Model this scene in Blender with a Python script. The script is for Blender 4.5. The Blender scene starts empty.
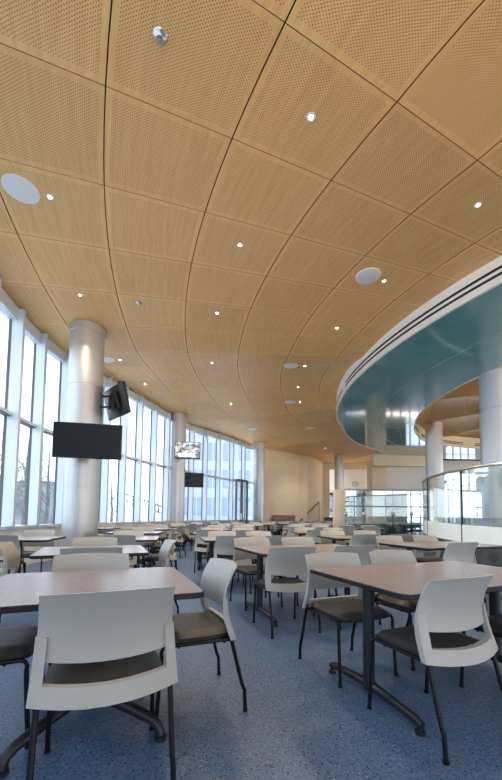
import bpy, bmesh, math, random
from math import sin, cos, tan, pi, radians, degrees, hypot, atan2, sqrt
from mathutils import Vector, Matrix
random.seed(7)
S = bpy.context.scene
COL = S.collection

# ------------------------------------------------------------------ camera
FPX = 355.0; TILT = radians(3.5); ROLL = radians(0.7); HY = 515.0
EYE = 1.13
cam_d = bpy.data.cameras.new('camera'); cam = bpy.data.objects.new('camera', cam_d); COL.objects.link(cam)
S.camera = cam
cam_d.sensor_fit = 'VERTICAL'; cam_d.sensor_height = 36.0
cam_d.lens = FPX / 780.0 * 36.0
CY = HY - FPX * tan(TILT)
cam_d.shift_y = (CY - 390.0) / 780.0
cam_d.clip_start = 0.05; cam_d.clip_end = 400
cam.matrix_world = Matrix.Translation((0, 0, EYE)) @ Matrix.Rotation(radians(90) + TILT, 4, 'X') @ Matrix.Rotation(ROLL, 4, 'Z')

# ------------------------------------------------------------------ world, light, exposure
W = bpy.data.worlds.new('world'); S.world = W; W.use_nodes = True
nt = W.node_tree; bg = nt.nodes['Background']
tc = nt.nodes.new('ShaderNodeTexCoord'); sx = nt.nodes.new('ShaderNodeSeparateXYZ'); cr = nt.nodes.new('ShaderNodeValToRGB')
nt.links.new(tc.outputs['Generated'], sx.inputs[0]); nt.links.new(sx.outputs['Z'], cr.inputs[0]); nt.links.new(cr.outputs[0], bg.inputs[0])
mr = nt.nodes.new('ShaderNodeMapRange'); mr.inputs['From Min'].default_value = -1; nt.links.new(sx.outputs['Z'], mr.inputs[0]); nt.links.new(mr.outputs[0], cr.inputs[0])
cr.color_ramp.elements[0].position = 0.5; cr.color_ramp.elements[0].color = (0.84, 0.92, 1.0, 1)
e_ = cr.color_ramp.elements.new(0.44); e_.color = (1.9, 1.62, 1.3, 1)  # warm glow added below the horizon to brighten the ceiling
cr.color_ramp.elements[-1].position = 0.88; cr.color_ramp.elements[-1].color = (0.50, 0.60, 0.74, 1)
bg.inputs[1].default_value = 2.9
S.view_settings.view_transform = 'Standard'; S.view_settings.look = 'None'
S.view_settings.gamma = 1; S.view_settings.use_curve_mapping = False
S.view_settings.exposure = 0.38

H = 4.1                       # ceiling above the eye
ZC = EYE + H
CX, CYY = 3.25 * H, 2.46 * H  # common centre of every arc of the hall

# ------------------------------------------------------------------ helpers
def ray(px, py):
    u = (px - 251) / FPX; v = (CY - py) / FPX
    u2 = u * cos(ROLL) - v * sin(ROLL); v2 = u * sin(ROLL) + v * cos(ROLL)
    return Vector((u2, cos(TILT) - v2 * sin(TILT), sin(TILT) + v2 * cos(TILT)))
def atz(px, py, z):
    d = ray(px, py); k = (z - EYE) / d.z
    return Vector((d.x * k, d.y * k, z))
def aty(px, py, y):
    d = ray(px, py); k = y / d.y
    return Vector((d.x * k, y, EYE + d.z * k))
def pol(th, R, z=0.0):
    """point at angle th (degrees) on an arc of radius R metres about the hall's centre"""
    a = radians(th); return Vector((CX - R * cos(a), CYY - R * sin(a), z))

def mat(name, col, rough=0.5, metal=0.0, spec=0.5, **k):
    m = bpy.data.materials.new(name); m.use_nodes = True
    b = m.node_tree.nodes['Principled BSDF']
    b.inputs['Base Color'].default_value = (*col, 1); b.inputs['Roughness'].default_value = rough
    b.inputs['Metallic'].default_value = metal; b.inputs['Specular IOR Level'].default_value = spec
    if 'emit' in k:
        b.inputs['Emission Color'].default_value = (*k['emit'], 1); b.inputs['Emission Strength'].default_value = k.get('strength', 1)
    if 'coat' in k: b.inputs['Coat Weight'].default_value = k['coat']; b.inputs['Coat Roughness'].default_value = k.get('coat_rough', .05)
    m['b'] = 1
    return m
def N(m, t, **k):
    n = m.node_tree.nodes.new(t)
    for a, b in k.items(): setattr(n, a, b)
    return n
def L(m, a, b): m.node_tree.links.new(a, b)
def noisy(name, c1, c2, scale=30, rough=.5, detail=3, coords='Object', stretch=None, bump=0, **k):
    m = mat(name, c1, rough, **k); b = m.node_tree.nodes['Principled BSDF']
    t = N(m, 'ShaderNodeTexCoord'); n = N(m, 'ShaderNodeTexNoise'); r = N(m, 'ShaderNodeValToRGB')
    n.inputs['Scale'].default_value = scale; n.inputs['Detail'].default_value = detail
    src = t.outputs[coords]
    if stretch:
        mp = N(m, 'ShaderNodeMapping'); mp.inputs['Scale'].default_value = stretch; L(m, src, mp.inputs[0]); src = mp.outputs[0]
    L(m, src, n.inputs['Vector']); L(m, n.outputs['Fac'], r.inputs[0]); L(m, r.outputs[0], b.inputs['Base Color'])
    r.color_ramp.elements[0].color = (*c1, 1); r.color_ramp.elements[1].color = (*c2, 1)
    r.color_ramp.elements[0].position = .35; r.color_ramp.elements[1].position = .65
    if bump:
        bp = N(m, 'ShaderNodeBump'); bp.inputs['Strength'].default_value = bump; L(m, n.outputs['Fac'], bp.inputs['Height']); L(m, bp.outputs[0], b.inputs['Normal'])
    return m

def clear_glass(name, tint, refl=0.08, rough=0.0, ior=1.45):
    m = bpy.data.materials.new(name); m.use_nodes = True; n = m.node_tree; n.nodes.clear()
    o = N(m, 'ShaderNodeOutputMaterial'); t = N(m, 'ShaderNodeBsdfTransparent'); g = N(m, 'ShaderNodeBsdfGlossy'); x = N(m, 'ShaderNodeMixShader')
    t.inputs[0].default_value = (*tint, 1); g.inputs['Roughness'].default_value = rough
    f = N(m, 'ShaderNodeLayerWeight'); f.inputs[0].default_value = .5
    pw = N(m, 'ShaderNodeMath', operation='POWER'); pw.inputs[1].default_value = 4.0; L(m, f.outputs['Facing'], pw.inputs[0])
    a = N(m, 'ShaderNodeMath', operation='ADD'); a.inputs[1].default_value = refl; a.use_clamp = True
    L(m, pw.outputs[0], a.inputs[0]); L(m, a.outputs[0], x.inputs[0]); L(m, t.outputs[0], x.inputs[1]); L(m, g.outputs[0], x.inputs[2]); L(m, x.outputs[0], o.inputs[0])
    return m

# ---- mesh building
class MB:
    def __init__(s): s.v = []; s.f = []; s.mi = []; s.uv = {}; s.sm = []
    def add(s, vs, fs, mi=0, smooth=False):
        o = len(s.v); s.v += [tuple(p) for p in vs]
        for f in fs: s.f.append(tuple(i + o for i in f)); s.mi.append(mi); s.sm.append(smooth)
        return s
    def box(s, c, d, rz=0, mi=0, M=None):
        hx, hy, hz = d[0] / 2, d[1] / 2, d[2] / 2
        vs = []
        for z in (-hz, hz):
            for x, y in ((-hx, -hy), (hx, -hy), (hx, hy), (-hx, hy)):
                p = Vector((x, y, z))
                if M: p = M @ p
                p = Vector((p.x * cos(rz) - p.y * sin(rz), p.x * sin(rz) + p.y * cos(rz), p.z))
                vs.append(p + Vector(c))
        return s.add(vs, [(3, 2, 1, 0), (4, 5, 6, 7), (0, 1, 5, 4), (1, 2, 6, 5), (2, 3, 7, 6), (3, 0, 4, 7)], mi)
    def tube(s, pts, r, n=8, mi=0, cap=True, flat=1.0):
        pts = [Vector(p) for p in pts]; rs = r if isinstance(r, (list, tuple)) else [r] * len(pts)
        ring = []; prev = None
        for i, p in enumerate(pts):
            d = (pts[min(i + 1, len(pts) - 1)] - pts[max(i - 1, 0)]).normalized()
            ref = Vector((0, 0, 1)) if abs(d.z) < .9 else Vector((1, 0, 0))
            if prev is not None: a = (prev - d * prev.dot(d)).normalized()
            else: a = d.cross(ref).normalized()
            b = d.cross(a); prev = a
            ring += [p + (a * cos(2 * pi * k / n) + b * sin(2 * pi * k / n) * flat) * rs[i] for k in range(n)]
        fs = []
        for i in range(len(pts) - 1):
            for k in range(n):
                k2 = (k + 1) % n; fs.append((i * n + k, i * n + k2, (i + 1) * n + k2, (i + 1) * n + k))
        s.add(ring, fs, mi, True)
        if cap:
            o = len(s.v) - len(ring)
            s.f.append(tuple(o + k for k in reversed(range(n)))); s.mi.append(mi); s.sm.append(False)
            s.f.append(tuple(o + (len(pts) - 1) * n + k for k in range(n))); s.mi.append(mi); s.sm.append(False)
        return s
    def lathe(s, prof, c=(0, 0, 0), n=32, mi=0):
        vs = []; fs = []
        for r, z in prof: vs += [(c[0] + r * cos(2 * pi * k / n), c[1] + r * sin(2 * pi * k / n), c[2] + z) for k in range(n)]
        for i in range(len(prof) - 1):
            for k in range(n):
                k2 = (k + 1) % n; fs.append((i * n + k, i * n + k2, (i + 1) * n + k2, (i + 1) * n + k))
        if prof[0][0] > 1e-4: fs.append(tuple(reversed(range(n))))
        if prof[-1][0] > 1e-4: fs.append(tuple((len(prof) - 1) * n + k for k in range(n)))
        return s.add(vs, fs, mi, True)
    def prism(s, outline, z0, z1, bev=0.0, mi=0, mi_side=None):
        n = len(outline); ms = mi if mi_side is None else mi_side
        cx = sum(p[0] for p in outline) / n; cy = sum(p[1] for p in outline) / n
        def off(e): 
            out = []
            for x, y in outline:
                d = hypot(x - cx, y - cy); k = (d - e) / d; out.append((cx + (x - cx) * k, cy + (y - cy) * k))
            return out
        lv = [(off(bev), z0), (outline, z0 + bev), (outline, z1 - bev), (off(bev), z1)] if bev else [(outline, z0), (outline, z1)]
        vs = [(x, y, z) for o, z in lv for x, y in o]; m = len(lv)
        fs = [(i * n + k, i * n + (k + 1) % n, (i + 1) * n + (k + 1) % n, (i + 1) * n + k) for i in range(m - 1) for k in range(n)]
        s.add(vs, fs, ms)
        o = len(s.v) - len(vs)
        s.f.append(tuple(o + k for k in reversed(range(n)))); s.mi.append(ms); s.sm.append(False)
        s.f.append(tuple(o + (m - 1) * n + k for k in range(n))); s.mi.append(mi); s.sm.append(False)
        return s
    def shell(s, P, us, ws, th, keep=lambda u, w: True, mi=0):
        """thick sheet over the grid us x ws, P(u,w)->(outer point), thickness along -y (front)"""
        nu, nw = len(us), len(ws)
        ids = {}
        cells = [(i, j) for i in range(nu - 1) for j in range(nw - 1) if keep((us[i] + us[i + 1]) / 2, (ws[j] + ws[j + 1]) / 2)]
        vs = []; fs = []
        def vid(i, j, side):
            k = (i, j, side)
            if k not in ids:
                p = Vector(P(us[i], ws[j])); t = th(us[i], ws[j]) if callable(th) else th
                if side: p = p + Vector((0, t, 0))
                ids[k] = len(vs); vs.append(p)
            return ids[k]
        cs = set(cells)
        for i, j in cells:
            fs.append((vid(i, j, 0), vid(i + 1, j, 0), vid(i + 1, j + 1, 0), vid(i, j + 1, 0)))
            fs.append((vid(i, j + 1, 1), vid(i + 1, j + 1, 1), vid(i + 1, j, 1), vid(i, j, 1)))
            for (a, b, nb) in (((i, j), (i + 1, j), (i, j - 1)), ((i + 1, j), (i + 1, j + 1), (i + 1, j)), ((i + 1, j + 1), (i, j + 1), (i, j + 1)), ((i, j + 1), (i, j), (i - 1, j))):
                if nb not in cs: fs.append((vid(*b, 0), vid(*a, 0), vid(*a, 1), vid(*b, 1)))
        return s.add(vs, fs, mi, True)
    def build(s, name, ms, parent=None, bevel=0, autosmooth=40, kind=None):
        me = bpy.data.meshes.new(name); me.from_pydata(s.v, [], s.f)
        for m in (ms if isinstance(ms, (list, tuple)) else [ms]): me.materials.append(m)
        me.polygons.foreach_set('material_index', s.mi); me.polygons.foreach_set('use_smooth', s.sm)
        if s.uv:
            ul = me.uv_layers.new(name='UVMap')
            for p in me.polygons:
                if p.index in s.uv:
                    for li, c in zip(p.loop_indices, s.uv[p.index]): ul.data[li].uv = c
        me.validate(); 
        bm = bmesh.new(); bm.from_mesh(me)
        bmesh.ops.recalc_face_normals(bm, faces=bm.faces)
        if bevel:
            es = [e for e in bm.edges if len(e.link_faces) == 2 and e.calc_face_angle(0) > radians(35)]
            bmesh.ops.bevel(bm, geom=es, offset=bevel, segments=2, affect='EDGES', profile=.5, clamp_overlap=True)
            for f in bm.faces: f.smooth = True
        for e in bm.edges:
            if len(e.link_faces) == 2 and e.calc_face_angle(0) > radians(autosmooth): e.smooth = False
        bm.to_mesh(me); bm.free()
        o = bpy.data.objects.new(name, me); COL.objects.link(o)
        if parent: o.parent = parent
        if kind: o['kind'] = kind
        return o
def tag(o, label, cat, group=None, kind=None):
    o['label'] = label; o['category'] = cat
    if group: o['group'] = group
    if kind: o['kind'] = kind
    return o
def empty(name, loc=(0, 0, 0), rz=0):
    o = bpy.data.objects.new(name, None); COL.objects.link(o); o.location = loc; o.rotation_euler = (0, 0, rz); o.empty_display_size = .1
    return o
def copy_tree(o, parent=None):
    c = o.copy(); COL.objects.link(c)
    if parent: c.parent = parent
    for ch in list(o.children): copy_tree(ch, c)
    return c

# ------------------------------------------------------------------ materials
M = {}
def maple():
    m = mat('maple_panel', (.6, .37, .18), .45, spec=.35); b = m.node_tree.nodes['Principled BSDF']
    uv = N(m, 'ShaderNodeUVMap'); sp = N(m, 'ShaderNodeSeparateXYZ'); L(m, uv.outputs[0], sp.inputs[0])
    def math(op, a, bb=None, c=None):
        n = N(m, 'ShaderNodeMath', operation=op)
        for i, v in enumerate((a, bb, c)):
            if v is None: continue
            if isinstance(v, (int, float)): n.inputs[i].default_value = v
            else: L(m, v, n.inputs[i])
        return n.outputs[0]
    # perforation: staggered round holes inside a plain margin; u,v in metres over the panel, panel index in the integer part / 4
    fu = math('FRACT', sp.outputs[0]); fv = math('FRACT', sp.outputs[1])
    au = math('MULTIPLY', fu, 37); av = math('MULTIPLY', fv, 66)
    row = math('FLOOR', av); odd = math('MULTIPLY', math('MODULO', row, 2), .5)
    du = math('SUBTRACT', math('FRACT', math('ADD', au, odd)), .5); dv = math('MULTIPLY', math('SUBTRACT', math('FRACT', av), .5), .62)
    dist = math('SQRT', math('ADD', math('MULTIPLY', du, du), math('MULTIPLY', dv, dv)))
    hole = math('LESS_THAN', dist, .155)
    iu = math('MULTIPLY', math('GREATER_THAN', fu, .06), math('LESS_THAN', fu, .94)); iv = math('MULTIPLY', math('GREATER_THAN', fv, .05), math('LESS_THAN', fv, .95))
    hole = math('MULTIPLY', hole, math('MULTIPLY', iu, iv))
    # grain running along the panel's radial axis
    cb = N(m, 'ShaderNodeCombineXYZ'); L(m, math('MULTIPLY', sp.outputs[0], 1.3), cb.inputs[0]); L(m, math('MULTIPLY', sp.outputs[1], 22), cb.inputs[1])
    n1 = N(m, 'ShaderNodeTexNoise'); n1.inputs['Scale'].default_value = 1.0; n1.inputs['Detail'].default_value = 5; n1.inputs['Roughness'].default_value = .6
    L(m, cb.outputs[0], n1.inputs['Vector'])
    r = N(m, 'ShaderNodeValToRGB'); e = r.color_ramp.elements
    e[0].position = .3; e[0].color = (.78, .44, .165, 1); e[1].position = .7; e[1].color = (.90, .55, .23, 1)
    L(m, n1.outputs['Fac'], r.inputs[0])
    # tint that differs from panel to panel
    cb2 = N(m, 'ShaderNodeCombineXYZ'); L(m, math('FLOOR', sp.outputs[0]), cb2.inputs[0]); L(m, math('FLOOR', sp.outputs[1]), cb2.inputs[1])
    wn = N(m, 'ShaderNodeTexWhiteNoise'); L(m, cb2.outputs[0], wn.inputs['Vector'])
    val = math('ADD', math('MULTIPLY', wn.outputs['Value'], .1), .95)
    hs = N(m, 'ShaderNodeHueSaturation'); L(m, val, hs.inputs['Value']); L(m, r.outputs[0], hs.inputs['Color'])
    mx = N(m, 'ShaderNodeMix', data_type='RGBA'); L(m, hole, mx.inputs[0]); L(m, hs.outputs[0], mx.inputs[6]); mx.inputs[7].default_value = (.13, .06, .022, 1)
    L(m, mx.outputs[2], b.inputs['Base Color'])
    return m
M['maple'] = maple()
M['gap'] = mat('dark_gap', (.03, .018, .01), .9)
def floor_mat():
    m = mat('speckled_floor', (.1, .15, .24), .38, spec=.4); b = m.node_tree.nodes['Principled BSDF']
    t = N(m, 'ShaderNodeTexCoord')
    def speck(scale, thr, off):
        mp = N(m, 'ShaderNodeMapping'); mp.inputs['Location'].default_value = (off, off, 0); L(m, t.outputs['Object'], mp.inputs[0])
        v = N(m, 'ShaderNodeTexVoronoi'); v.inputs['Scale'].default_value = scale; L(m, mp.outputs[0], v.inputs['Vector'])
        c = N(m, 'ShaderNodeMath', operation='LESS_THAN'); c.inputs[1].default_value = thr; L(m, v.outputs['Distance'], c.inputs[0])
        w = N(m, 'ShaderNodeSeparateXYZ'); L(m, v.outputs['Color'], w.inputs[0])
        g = N(m, 'ShaderNodeMath', operation='GREATER_THAN'); g.inputs[1].default_value = .45; L(m, w.outputs[0], g.inputs[0])
        p = N(m, 'ShaderNodeMath', operation='MULTIPLY'); L(m, c.outputs[0], p.inputs[0]); L(m, g.outputs[0], p.inputs[1])
        return p.outputs[0]
    n = N(m, 'ShaderNodeTexNoise'); n.inputs['Scale'].default_value = 55; n.inputs['Detail'].default_value = 6; L(m, t.outputs['Object'], n.inputs['Vector'])
    r = N(m, 'ShaderNodeValToRGB'); e = r.color_ramp.elements
    e[0].position = .3; e[0].color = (.05, .105, .22, 1); e[1].position = .7; e[1].color = (.12, .19, .32, 1); L(m, n.outputs['Fac'], r.inputs[0])
    cur = r.outputs[0]
    for sc, th, of, colr in ((44, .21, 0, (.008, .012, .022, 1)), (75, .27, 3, (.012, .02, .035, 1)), (40, .10, 7, (.5, .56, .64, 1)), (90, .17, 11, (.32, .4, .52, 1))):
        mx = N(m, 'ShaderNodeMix', data_type='RGBA'); L(m, speck(sc, th, of), mx.inputs[0]); L(m, cur, mx.inputs[6]); mx.inputs[7].default_value = colr; cur = mx.outputs[2]
    L(m, cur, b.inputs['Base Color'])
    return m
M['floor'] = floor_mat()
M['column'] = mat('column_aluminium', (.56, .56, .57), .42, metal=.72)
M['seam'] = mat('seam', (.2, .2, .2), .6)
M['mullion'] = mat('mullion_aluminium', (.62, .70, .78), .4, metal=.25)
M['mull_dark'] = mat('mullion_gasket', (.10, .11, .13), .5)
M['glass'] = clear_glass('window_glass', (.88, .91, .93), .02)
M['guard_glass'] = clear_glass('guard_glass', (.93, .98, .98), .26)
M['teal'] = noisy('teal_glass_soffit', (.10, .32, .33), (.13, .37, .375), 1.2, .10, coords='Object', spec=.8, coat=.6)
M['white'] = mat('white_paint', (.78, .77, .74), .5)
M['cream'] = noisy('cream_wall', (.76, .64, .46), (.80, .68, .50), 2, .7)
M['wall_white'] = mat('pale_wall', (.78, .79, .78), .7)
M['slot'] = mat('slot_black', (.012, .012, .014), .6)
M['plastic'] = noisy('chair_plastic', (.37, .365, .35), (.40, .395, .378), 4, .42, spec=.45)
M['seat'] = noisy('seat_vinyl', (.038, .037, .036), (.052, .05, .048), 40, .5, spec=.45)
M['blackmetal'] = mat('black_powder_coat', (.004, .0045, .006), .45, spec=.25)
M['greymetal'] = mat('charcoal_metal', (.015, .018, .024), .42, metal=.1)
M['laminate'] = noisy('table_laminate', (.215, .18, .185), (.29, .245, .25), 90, .27, detail=6, spec=.55)
M['edge'] = mat('table_edge', (.012, .013, .017), .4, spec=.3)
M['tvblack'] = mat('tv_black', (.005, .006, .008), .3, spec=.3)
M['screen'] = mat('tv_screen_off', (.004, .006, .009), .3, spec=.25)
M['steel'] = mat('stainless', (.6, .61, .62), .28, metal=.9)
M['base_dark'] = noisy('dark_plinth', (.05, .058, .068), (.09, .10, .115), 3, .25)
M['frost'] = mat('frosted_glass', (.82, .90, .90), .25, spec=.6)
M['snow'] = noisy('snow', (.80, .83, .88), (.9, .92, .95), .3, .9)
M['woods'] = noisy('winter_woods', (.16, .16, .17), (.36, .36, .37), .35, .95, detail=8, stretch=(1, 1, .25))
M['bark'] = noisy('bark', (.11, .095, .085), (.2, .18, .165), 3, .9)
M['wood_brown'] = noisy('brown_wood', (.20, .105, .045), (.28, .15, .07), 3, .45, stretch=(1, 12, 12))
M['facade'] = noisy('facade_panel', (.44, .50, .57), (.52, .58, .64), .4, .7)
M['facade_glass'] = mat('facade_glass', (.28, .35, .42), .15, spec=.8)
M['dark'] = mat('dark_interior', (.03, .03, .035), .5)
M['lamp'] = mat('lamp_glow', (1, 1, 1), .5, emit=(1, .93, .8), strength=30)
M['speaker'] = noisy('speaker_grille', (.88, .88, .87), (.93, .93, .92), 200, .6)

# ------------------------------------------------------------------ the shell
# floor
mb = MB(); mb.add([(-9, -7, 0), (32, -7, 0), (32, 40, 0), (-9, 40, 0)], [(0, 1, 2, 3)])
floor_outline = []
def lerp_tab(x, tab):
    if x >= tab[0][0]: return tab[0][1]
    for (a, ya), (b, yb) in zip(tab, tab[1:]):
        if x >= b: return ya + (yb - ya) * (a - x) / (a - b)
    return tab[-1][1]
RW = [(40, 4.52), (11, 4.51), (6, 4.49), (1.5, 4.42), (-5, 4.35), (-11, 4.29), (-18, 4.24), (-24, 4.22), (-40, 4.24), (-46, 4.24), (-50, 4.7)]
def Rwall(th): return lerp_tab(th, RW) * H
fl = MB()
ths = [60 - i * 2 for i in range(54)]
pts = [pol(t, Rwall(t) + .15) for t in ths] + [Vector((7, 28.5, 0)), Vector((32, 28.5, 0)), Vector((32, -12, 0)), Vector((pol(60, Rwall(60)).x, -12, 0))]
fl.add([(p.x, p.y, 0) for p in pts] + [(p.x, p.y, -.3) for p in pts], [tuple(range(len(pts))), tuple(reversed(range(len(pts), 2 * len(pts))))] + [(i, (i + 1) % len(pts), len(pts) + (i + 1) % len(pts), len(pts) + i) for i in range(len(pts))])
fl.build('floor', M['floor'], kind='structure')

# ceiling: perforated maple panels on arcs, cusped in bays
PITCH = 4.05; TH0 = 25.8
def skew(R): return degrees(.07 * math.log(3.3 * H / R))
CUSP = [29.55 + 24.3 * k for k in (3, 2, 1, 0, -1, -2, -3, -4, -5)]
def ceil_z(th):
    t = ((29.8 - th) / 24.3) % 1.0
    return ZC + (.20 if th < 5.5 else .06) * 4 * t * (1 - t) - .02
rings = [4.60] + [3.978 - .312 * k for k in range(-1, 13)]
rings = sorted(set(round(r, 3) for r in rings if r > .2), reverse=True)
cl = MB()
def ceil_panel(th1, th0, Ra, Rb, iu, iv):
    sub = 3
    ga = .0065; gr = .003
    base = len(cl.v)
    vs = []
    Ro, Ri = Ra - ga, Rb + ga
    for j in range(2):
        R = Ro if j == 0 else Ri
        for i in range(sub + 1):
            tc_ = th1 + (th0 - th1) * i / sub
            dt = degrees(gr / R) * (1 if i == 0 else -1 if i == sub else 0)
            tt = tc_ - dt
            Rr = min(R, Rwall(tt + skew(R)) - .05) if j == 0 else R
            p = pol(tt + skew(R), Rr); vs.append((p.x, p.y, ceil_z(tc_)))
    n = sub + 1
    up = [(x, y, z + .03) for x, y, z in vs]
    fs = [(i, i + 1, n + i + 1, n + i) for i in range(sub)]
    k0 = len(cl.f)
    cl.add(vs, fs)
    for i in range(sub):
        u0, u1 = i / sub * .9998 + .0001, (i + 1) / sub * .9998 + .0001
        cl.uv[k0 + i] = [(iu + .0001 + u0 * .999, iv + .999), (iu + u1 * .999, iv + .999), (iu + u1 * .999, iv + .001), (iu + .0001 + u0 * .999, iv + .001)]
    # panel rims
    o = len(cl.v); cl.v += up
    b0 = base
    rim = [(b0 + i, b0 + i + 1, o + i + 1, o + i) for i in range(sub)] + [(b0 + n + i + 1, b0 + n + i, o + n + i, o + n + i + 1) for i in range(sub)] + [(b0 + n, b0, o, o + n), (b0 + sub, b0 + n + sub, o + n + sub, o + sub)]
    rim += [(o + i, o + i + 1, o + n + i + 1, o + n + i) for i in range(sub)]
    for f in rim: cl.f.append(f); cl.mi.append(1); cl.sm.append(False)
for i in range(-26, 27):
    t1 = TH0 + PITCH * i
    if t1 > 75 or t1 < -115: continue
    for k in range(len(rings) - 1):
        Ra, Rb = rings[k] * H, rings[k + 1] * H
        tm = t1 - PITCH / 2 + skew(Ra)
        if Rb > Rwall(tm) - .3: continue
        p = pol(tm, Rb)
        if p.y < -8 or p.y > 30 or p.x > 26: continue
        if Rb < .25 * H: continue
        ceil_panel(t1, t1 - PITCH, Ra, Rb, i + 40, k)
# backing deck above the panels
pts = [pol(t, Rwall(t) + .3) for t in ths] + [Vector((7, 30, 0)), Vector((32, 30, 0)), Vector((32, -12, 0)), Vector((pol(60, Rwall(60)).x, -12, 0))]
cl.add([(p.x, p.y, ZC + .35) for p in pts], [tuple(range(len(pts)))], 1)
ceiling = cl.build('ceiling', [M['maple'], M['gap']], kind='structure')

# curtain wall: one window bay between each pair of fins
fins = [49.5 - 3.05 * i for i in range(0, 22)]
fins = [f for f in fins if f > -16.5]
fins += [-16.6, -20.9, -24.8, -28.9, -33.1, -36.9, -40.9]
SILL = .85; TRAN = EYE + 1.93
def ztop(th): return min(ceil_z(th - skew(Rwall(th))), ZC + .2) - .02
for n_, (a, b) in enumerate(zip(fins, fins[1:])):
    Ra, Rb = Rwall(a), Rwall(b)
    za, zb = ztop(a), ztop(b); zt = min(za, zb)
    fr = MB()
    pa, pb = pol(a, Ra), pol(b, Rb); d = (pb - pa); ln = d.length; d.normalize(); inn = Vector((-d.y, d.x, 0))
    if inn.dot(Vector((CX, CYY, 0)) - pa) < 0: inn = -inn
    rz = atan2(d.y, d.x)
    FD = .26
    fr.box(pa + inn * (FD / 2) + Vector((0, 0, (zt + SILL) / 2)), (.085, FD, zt - SILL), rz)
    fr.box(pa + d * .046 + inn * .02 + Vector((0, 0, (zt + SILL) / 2)), (.012, .05, zt - SILL), rz, 1)
    fr.box(pa - d * .046 + inn * .02 + Vector((0, 0, (zt + SILL) / 2)), (.012, .05, zt - SILL), rz, 1)
    mid = (pa + pb) / 2
    fr.box(mid + inn * .06 + Vector((0, 0, TRAN)), (ln, .15, .07), rz)
    fr.box(mid + inn * .06 + Vector((0, 0, TRAN - .04)), (ln, .152, .012), rz, 1)
    fr.box(mid + inn * .06 + Vector((0, 0, zt - .12)), (ln, .15, .26), rz)
    fr.box(mid + inn * .08 + Vector((0, 0, SILL - .03)), (ln, .22, .06), rz)
    f = fr.build('window_%d' % (n_ + 1), [M['mullion'], M['mull_dark']], kind='structure')
    lo_ = MB(); lo_.box(mid + inn * .08 + Vector((0, 0, (SILL - .06) / 2)), (ln, .16, SILL - .06), rz); lo_.build('low_wall', M['wall_white'], f)
    g = MB(); g.box(mid + Vector((0, 0, (zt + SILL) / 2)), (ln - .02, .012, zt - SILL - .02), rz)
    g.build('window_pane', M['glass'], f)
# low wall under the windows and white margin between panels and glazing
lw = MB(); mg = MB()
prev = None
T2 = [52 - i * 1.5 for i in range(64) if 52 - i * 1.5 > -43.5]
for a, b in zip(T2, T2[1:]):
    for (za, zb, r0, r1, m_) in ((0, SILL - .06, .0, .18, lw),):
        q = [pol(a, Rwall(a) - r1), pol(b, Rwall(b) - r1), pol(b, Rwall(b) - r0), pol(a, Rwall(a) - r0)]
        m_.add([(p.x, p.y, z) for z in (za, zb) for p in q], [(3, 2, 1, 0), (4, 5, 6, 7), (0, 1, 5, 4), (2, 3, 7, 6)])
    q = [pol(a, Rwall(a) - .07), pol(b, Rwall(b) - .07), pol(b, Rwall(b) + .25), pol(a, Rwall(a) + .25)]
    z1, z2 = ztop(a) - .0, ztop(b) - .0
    zs = [z1, z2, z2, z1]
    mg.add([(p.x, p.y, z - .035) for p, z in zip(q, zs)] + [(p.x, p.y, z + .02) for p, z in zip(q, zs)], [(3, 2, 1, 0), (4, 5, 6, 7), (0, 1, 5, 4), (2, 3, 7, 6)])
mg.build('trim_1', M['mullion'], kind='structure')

# rear end of the hall
def wall_seg(name, p, q, z0, z1, m, th=.2, kind='structure'):
    p = Vector((p[0], p[1], 0)); q = Vector((q[0], q[1], 0)); d = q - p; w = MB()
    w.box((p + q) / 2 + Vector((0, 0, (z0 + z1) / 2)), (d.length, th, z1 - z0), atan2(d.y, d.x))
    return w.build(name, m, kind=kind)
ZT = ZC + .33
w = MB()
for a_, b_ in (((.62, 21.5), (1.75, 23.0)), ((1.75, 23.0), (3.35, 24.9))):
    p_ = Vector((*a_, 0)); q_ = Vector((*b_, 0)); d_ = q_ - p_; w.box((p_ + q_) / 2 + Vector((0, 0, ZT / 2)), (d_.length + .05, .25, ZT), atan2(d_.y, d_.x))
w.build('wall_back', M['cream'], kind='structure')
w = MB()
w.box((3.55, 25.0, ZT / 2), (.7, .5, ZT), .2)
def seg(w, p, q, z0, z1, th=.25, mi=0):
    p = Vector((*p, 0)); q = Vector((*q, 0)); d = q - p
    w.box((p + q) / 2 + Vector((0, 0, (z0 + z1) / 2)), (d.length, th, z1 - z0), atan2(d.y, d.x), mi)
seg(w, (3.8, 25.1), (5.5, 27.6), 0, ZT)
seg(w, (5.4, 27.6), (6.1, 27.6), 0, ZT)
seg(w, (6.1, 27.6), (9.6, 27.6), 4.75, ZT)
seg(w, (9.0, 27.6), (10.2, 27.6), 0, 4.75)
seg(w, (10.2, 27.6), (31, 27.6), 4.55, ZT, .25, 1)
seg(w, (10.2, 27.62), (15.2, 27.62), 3.0, 4.55, .2, 1)
seg(w, (17.6, 27.6), (31, 27.6), 2.9, 4.55, .2, 1)
w.build('wall_far', [M['cream'], M['wall_white']], kind='structure')
w = MB(); seg(w, (5.0, 29.6), (13, 29.6), 3.0, ZT, .2, 0); seg(w, (5.0, 29.6), (13, 29.6), 0, 3.0, .2, 1); seg(w, (5.2, 29.5), (13, 29.5), 2.9, 3.05, .1, 1)
w.build('wall_beyond', [M['wall_white'], M['dark']], kind='structure')
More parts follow.
